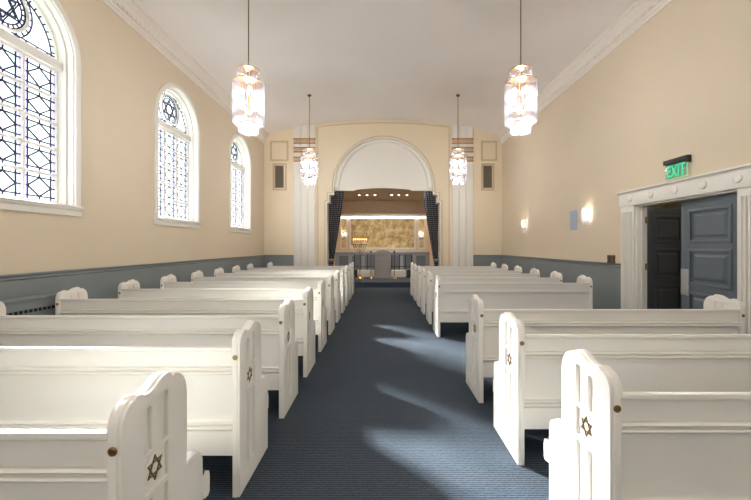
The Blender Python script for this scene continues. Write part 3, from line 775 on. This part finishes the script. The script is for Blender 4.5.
# menorah
y = 13.3; mn = empty('menorah', (ax(359.9, y), y, PF), 0, 'tall standing menorah with seven lit candles left of the lectern', 'menorah')
zc = az(244.2, y)-PF; zj = az(252.5, y)-PF
MB().lathe([(.14, 0), (.14, .02), (.11, .05), (.06, .09), (.05, .14), (.028, .17), (.018, .2)], (0,0,0), 24).build('base', M['brass'], mn)
mb = MB().lathe([(.016, .18), (.016, .45), (.03, .47), (.03, .5), (.014, .52), (.014, zj-.25), (.028, zj-.23), (.028, zj-.19), (.013, zj-.16), (.013, zj), (.03, zj+.015), (.012, zj+.04), (.011, zc-.03)], (0,0,0), 14)
mb.build('stem', M['bronze'], mn)
for k in (1, 2, 3):
    R = .078*k
    for s in (-1, 1):
        pts = [(s*R*math.sin(PI/2*i/10), 0, zc-.03-(zc-zj-.06)*(k/3)*math.cos(PI/2*i/10)) for i in range(11)]
        MB().tube(pts, .009, 8).build('branch', M['black'], mn)
for k in range(-3, 4):
    X = .078*k
    MB().lathe([(.01, zc-.035), (.026, zc-.02), (.03, zc), (.018, zc+.005), (.018, zc-.005)], (X,0,0), 12).build('candle_cup', M['black'], mn)
    c = MB().cyl((X,0,zc-.005), (X,0,zc+.16), .011, 10).build('candle', M['candle'], mn)
    MB().lathe([(1e-5, 0), (.010, .010), (.013, .024), (.008, .045), (1e-5, .07)], (X,0,zc+.16), 10).build('flame_bulb', M['flame'], c)
light('candle_glow', 'POINT', (0, -.06, zc+.22), .35, (1, .6, .3), mn, .12)
# floor candlesticks
for (px_, lab) in ((371, 'slender floor candlestick between the menorah and the lectern'), (394.3, 'slender floor candlestick right of the lectern')):
    y = 13.4; r = empty('floor_candlestick', (ax(px_, y), y, PF), 0, lab, 'candlestick', 'floor candlesticks')
    zt_ = az(251.5, y)-PF
    MB().lathe([(.1, 0), (.1, .015), (.07, .03), (.03, .07), (.012, .1)], (0,0,0), 20).build('base', M['brass'], r)
    MB().lathe([(.011, .09), (.011, .5), (.02, .52), (.011, .54), (.011, zt_-.03)], (0,0,0), 12).build('stem', M['black'], r)
    MB().lathe([(.012, -.04), (.035, -.01), (.035, .02), (.015, .03)], (0,0,zt_), 14).build('candle_cup', M['black'], r)
    MB().cyl((0,0,zt_+.02), (0,0,zt_+.2), .011, 10).build('candle', M['candle'], r)
# downlights
for px_ in (359.2, 367.1, 375, 391.6, 399, 407):
    y = 13.67
    r = empty('downlight', (ax(px_, y), y, AZC), 0, 'small round recessed downlight in the stage ceiling', 'downlight', 'recessed downlights in the stage ceiling')
    MB().lathe([(.06, 0), (.06, -.008), (.045, -.01), (.042, 0), (.06, 0)], (0,0,0), 20).build('rim', M['white'], r)
    MB().lathe([(.042, -.001), (.03, -.008), (1e-5, -.01)], (0,0,0), 16).build('lens', M['spot'], r)
    light('spot_light', 'SPOT', (0, 0, -.03), 14, (1, .88, .72), r, .03, spot_size=1.6, spot_blend=.6)
# label the six individually
dl_ = [o for o in bpy.data.objects if o.name.startswith('downlight') and o.parent is None]
for o, w_ in zip(sorted(dl_, key=lambda o: o.location.x), ('farthest left', 'second from the left', 'third from the left', 'third from the right', 'second from the right', 'farthest right')):
    o['label'] = 'round recessed downlight in the stage ceiling, %s of the six' % w_
# drapes
def drape(tx0, tx1, bx0, bx1, side, lab):
    y0 = YF+.34; r = empty('stage_curtain', ((ax(tx0, y0)+ax(tx1, y0))/2, y0, 0), 0, lab, 'curtain', 'black dotted stage curtains')
    ox = r.location.x; nu, nv = 72, 40; vs = []; uvs = []
    ztop = lz+.25
    for j in range(nv+1):
        t = j/nv; z = ztop+(PF-.17-ztop)*t
        k = max(0, min(1, (3.3-z)/(3.3-.8)))
        k = k**1.15 if z > .8 else 1
        a = ax(tx0, y0)*(1-k)+ax(bx0, y0)*k; b = ax(tx1, y0)*(1-k)+ax(bx1, y0)*k
        for i in range(nu+1):
            u = i/nu; ph = 2*PI*5.5*u
            vs.append((a+(b-a)*u-ox, .06*math.sin(ph+.5*math.sin(3*t))*(.7+.3*math.cos(2.3*ph))+.02*math.sin(9*t+u*5), z)); uvs.append((u*1.6, t*2.2))
    fs = [(j*(nu+1)+i, j*(nu+1)+i+1, (j+1)*(nu+1)+i+1, (j+1)*(nu+1)+i) for j in range(nv) for i in range(nu)]
    me = bpy.data.meshes.new('fabric'); me.from_pydata(vs, [], fs); uvl = me.uv_layers.new()
    for l in me.loops: uvl.data[l.index].uv = uvs[l.vertex_index]
    me.materials.append(M['drape']); me.polygons.foreach_set('use_smooth', [True]*len(me.polygons))
    o = link(bpy.data.objects.new('fabric', me), r); md = o.modifiers.new('thickness', 'SOLIDIFY'); md.thickness = .006
    cx = (ax(bx0, y0)+ax(bx1, y0))/2-ox; wd = (ax(bx1, y0)-ax(bx0, y0))/2+.01
    MB().lathe([(wd, -.04), (wd+.01, 0), (wd, .04)], (0,0,0), 20).xf(Matrix.Translation((cx, 0, .95)) @ Matrix.Diagonal((1, .9, 1, 1))).build('tieback', M['drape'], r)
drape(329, 344, 324, 333.3, -1, 'black dotted curtain drawn back at the left of the stage arch')
drape(422.8, 438.5, 434.2, 443, 1, 'black dotted curtain drawn back at the right of the stage arch')

# ------------------------------------------------------------------ light
W = bpy.data.worlds.new('World'); sc.world = W; W.use_nodes = True; nt = W.node_tree
bg = nt.nodes['Background']
tc = nt.nodes.new('ShaderNodeTexCoord'); sx = nt.nodes.new('ShaderNodeSeparateXYZ'); cr = nt.nodes.new('ShaderNodeValToRGB')
nt.links.new(tc.outputs['Generated'], sx.inputs[0]); nt.links.new(sx.outputs['Z'], cr.inputs['Fac'])
e = cr.color_ramp.elements; e[0].position = 0; e[0].color = (.80, .90, .86, 1); e[1].position = .35; e[1].color = (.86, .93, 1, 1)
nt.links.new(cr.outputs['Color'], bg.inputs['Color']); bg.inputs['Strength'].default_value = 1.25
for cy in WIN:
    light('window_portal', 'AREA', (XL-.3, cy, 3.05), 1, (1,1,1), None, (1.4, 2.6), (0, -PI/2, 0))
    o = bpy.data.objects[-1] if False else None
for cx in FILL_WIN: light('window_portal', 'AREA', (cx, YB-.3, 3.05), 1, (1,1,1), None, (1.4, 2.6), (PI/2, 0, 0))
for o in bpy.data.objects:
    if o.name.startswith('window_portal.back'): pass
    elif o.name.startswith('window_portal') and abs(o.location.y-(YB-.3)) < .01:
        o.data.shape = 'RECTANGLE'; o.data.size = 1.4; o.data.size_y = 2.6; o.data.cycles.is_portal = True
    elif o.name.startswith('window_portal'):
        o.data.shape = 'RECTANGLE'; o.data.size = 2.6; o.data.size_y = 1.4; o.data.cycles.is_portal = True
sd = Vector((1, -.98, -.70)).normalized()
sun = light('sun', 'SUN', (-8, 12, 8), 38, (1, .97, .93)); sun.data.angle = math.radians(6)
sun.rotation_euler = sd.to_track_quat('-Z', 'Y').to_euler()

# ------------------------------------------------------------------ camera
cd = bpy.data.cameras.new('camera'); cam = bpy.data.objects.new('camera', cd); link(cam)
cam.location = (0, 0, CZ); cam.rotation_euler = (PI/2, 0, 0)
cd.sensor_width = 36; cd.lens = F/751*36; cd.shift_x = -5/751; cd.shift_y = -4/751; cd.clip_start = .05
sc.camera = cam
sc.view_settings.view_transform = 'Standard'; sc.view_settings.look = 'None'; sc.view_settings.gamma = 1
sc.view_settings.use_curve_mapping = False
sc.view_settings.exposure = 1.27
sc.cycles.use_adaptive_sampling = False
sc.cycles.use_denoising = True
sc.cycles.denoiser = 'OPENIMAGEDENOISE'; sc.cycles.denoising_input_passes = 'RGB_ALBEDO_NORMAL'; sc.cycles.denoising_prefilter = 'ACCURATE'
sc.cycles.max_bounces = 10; sc.cycles.diffuse_bounces = 6; sc.cycles.transparent_max_bounces = 16; sc.cycles.sample_clamp_indirect = 6
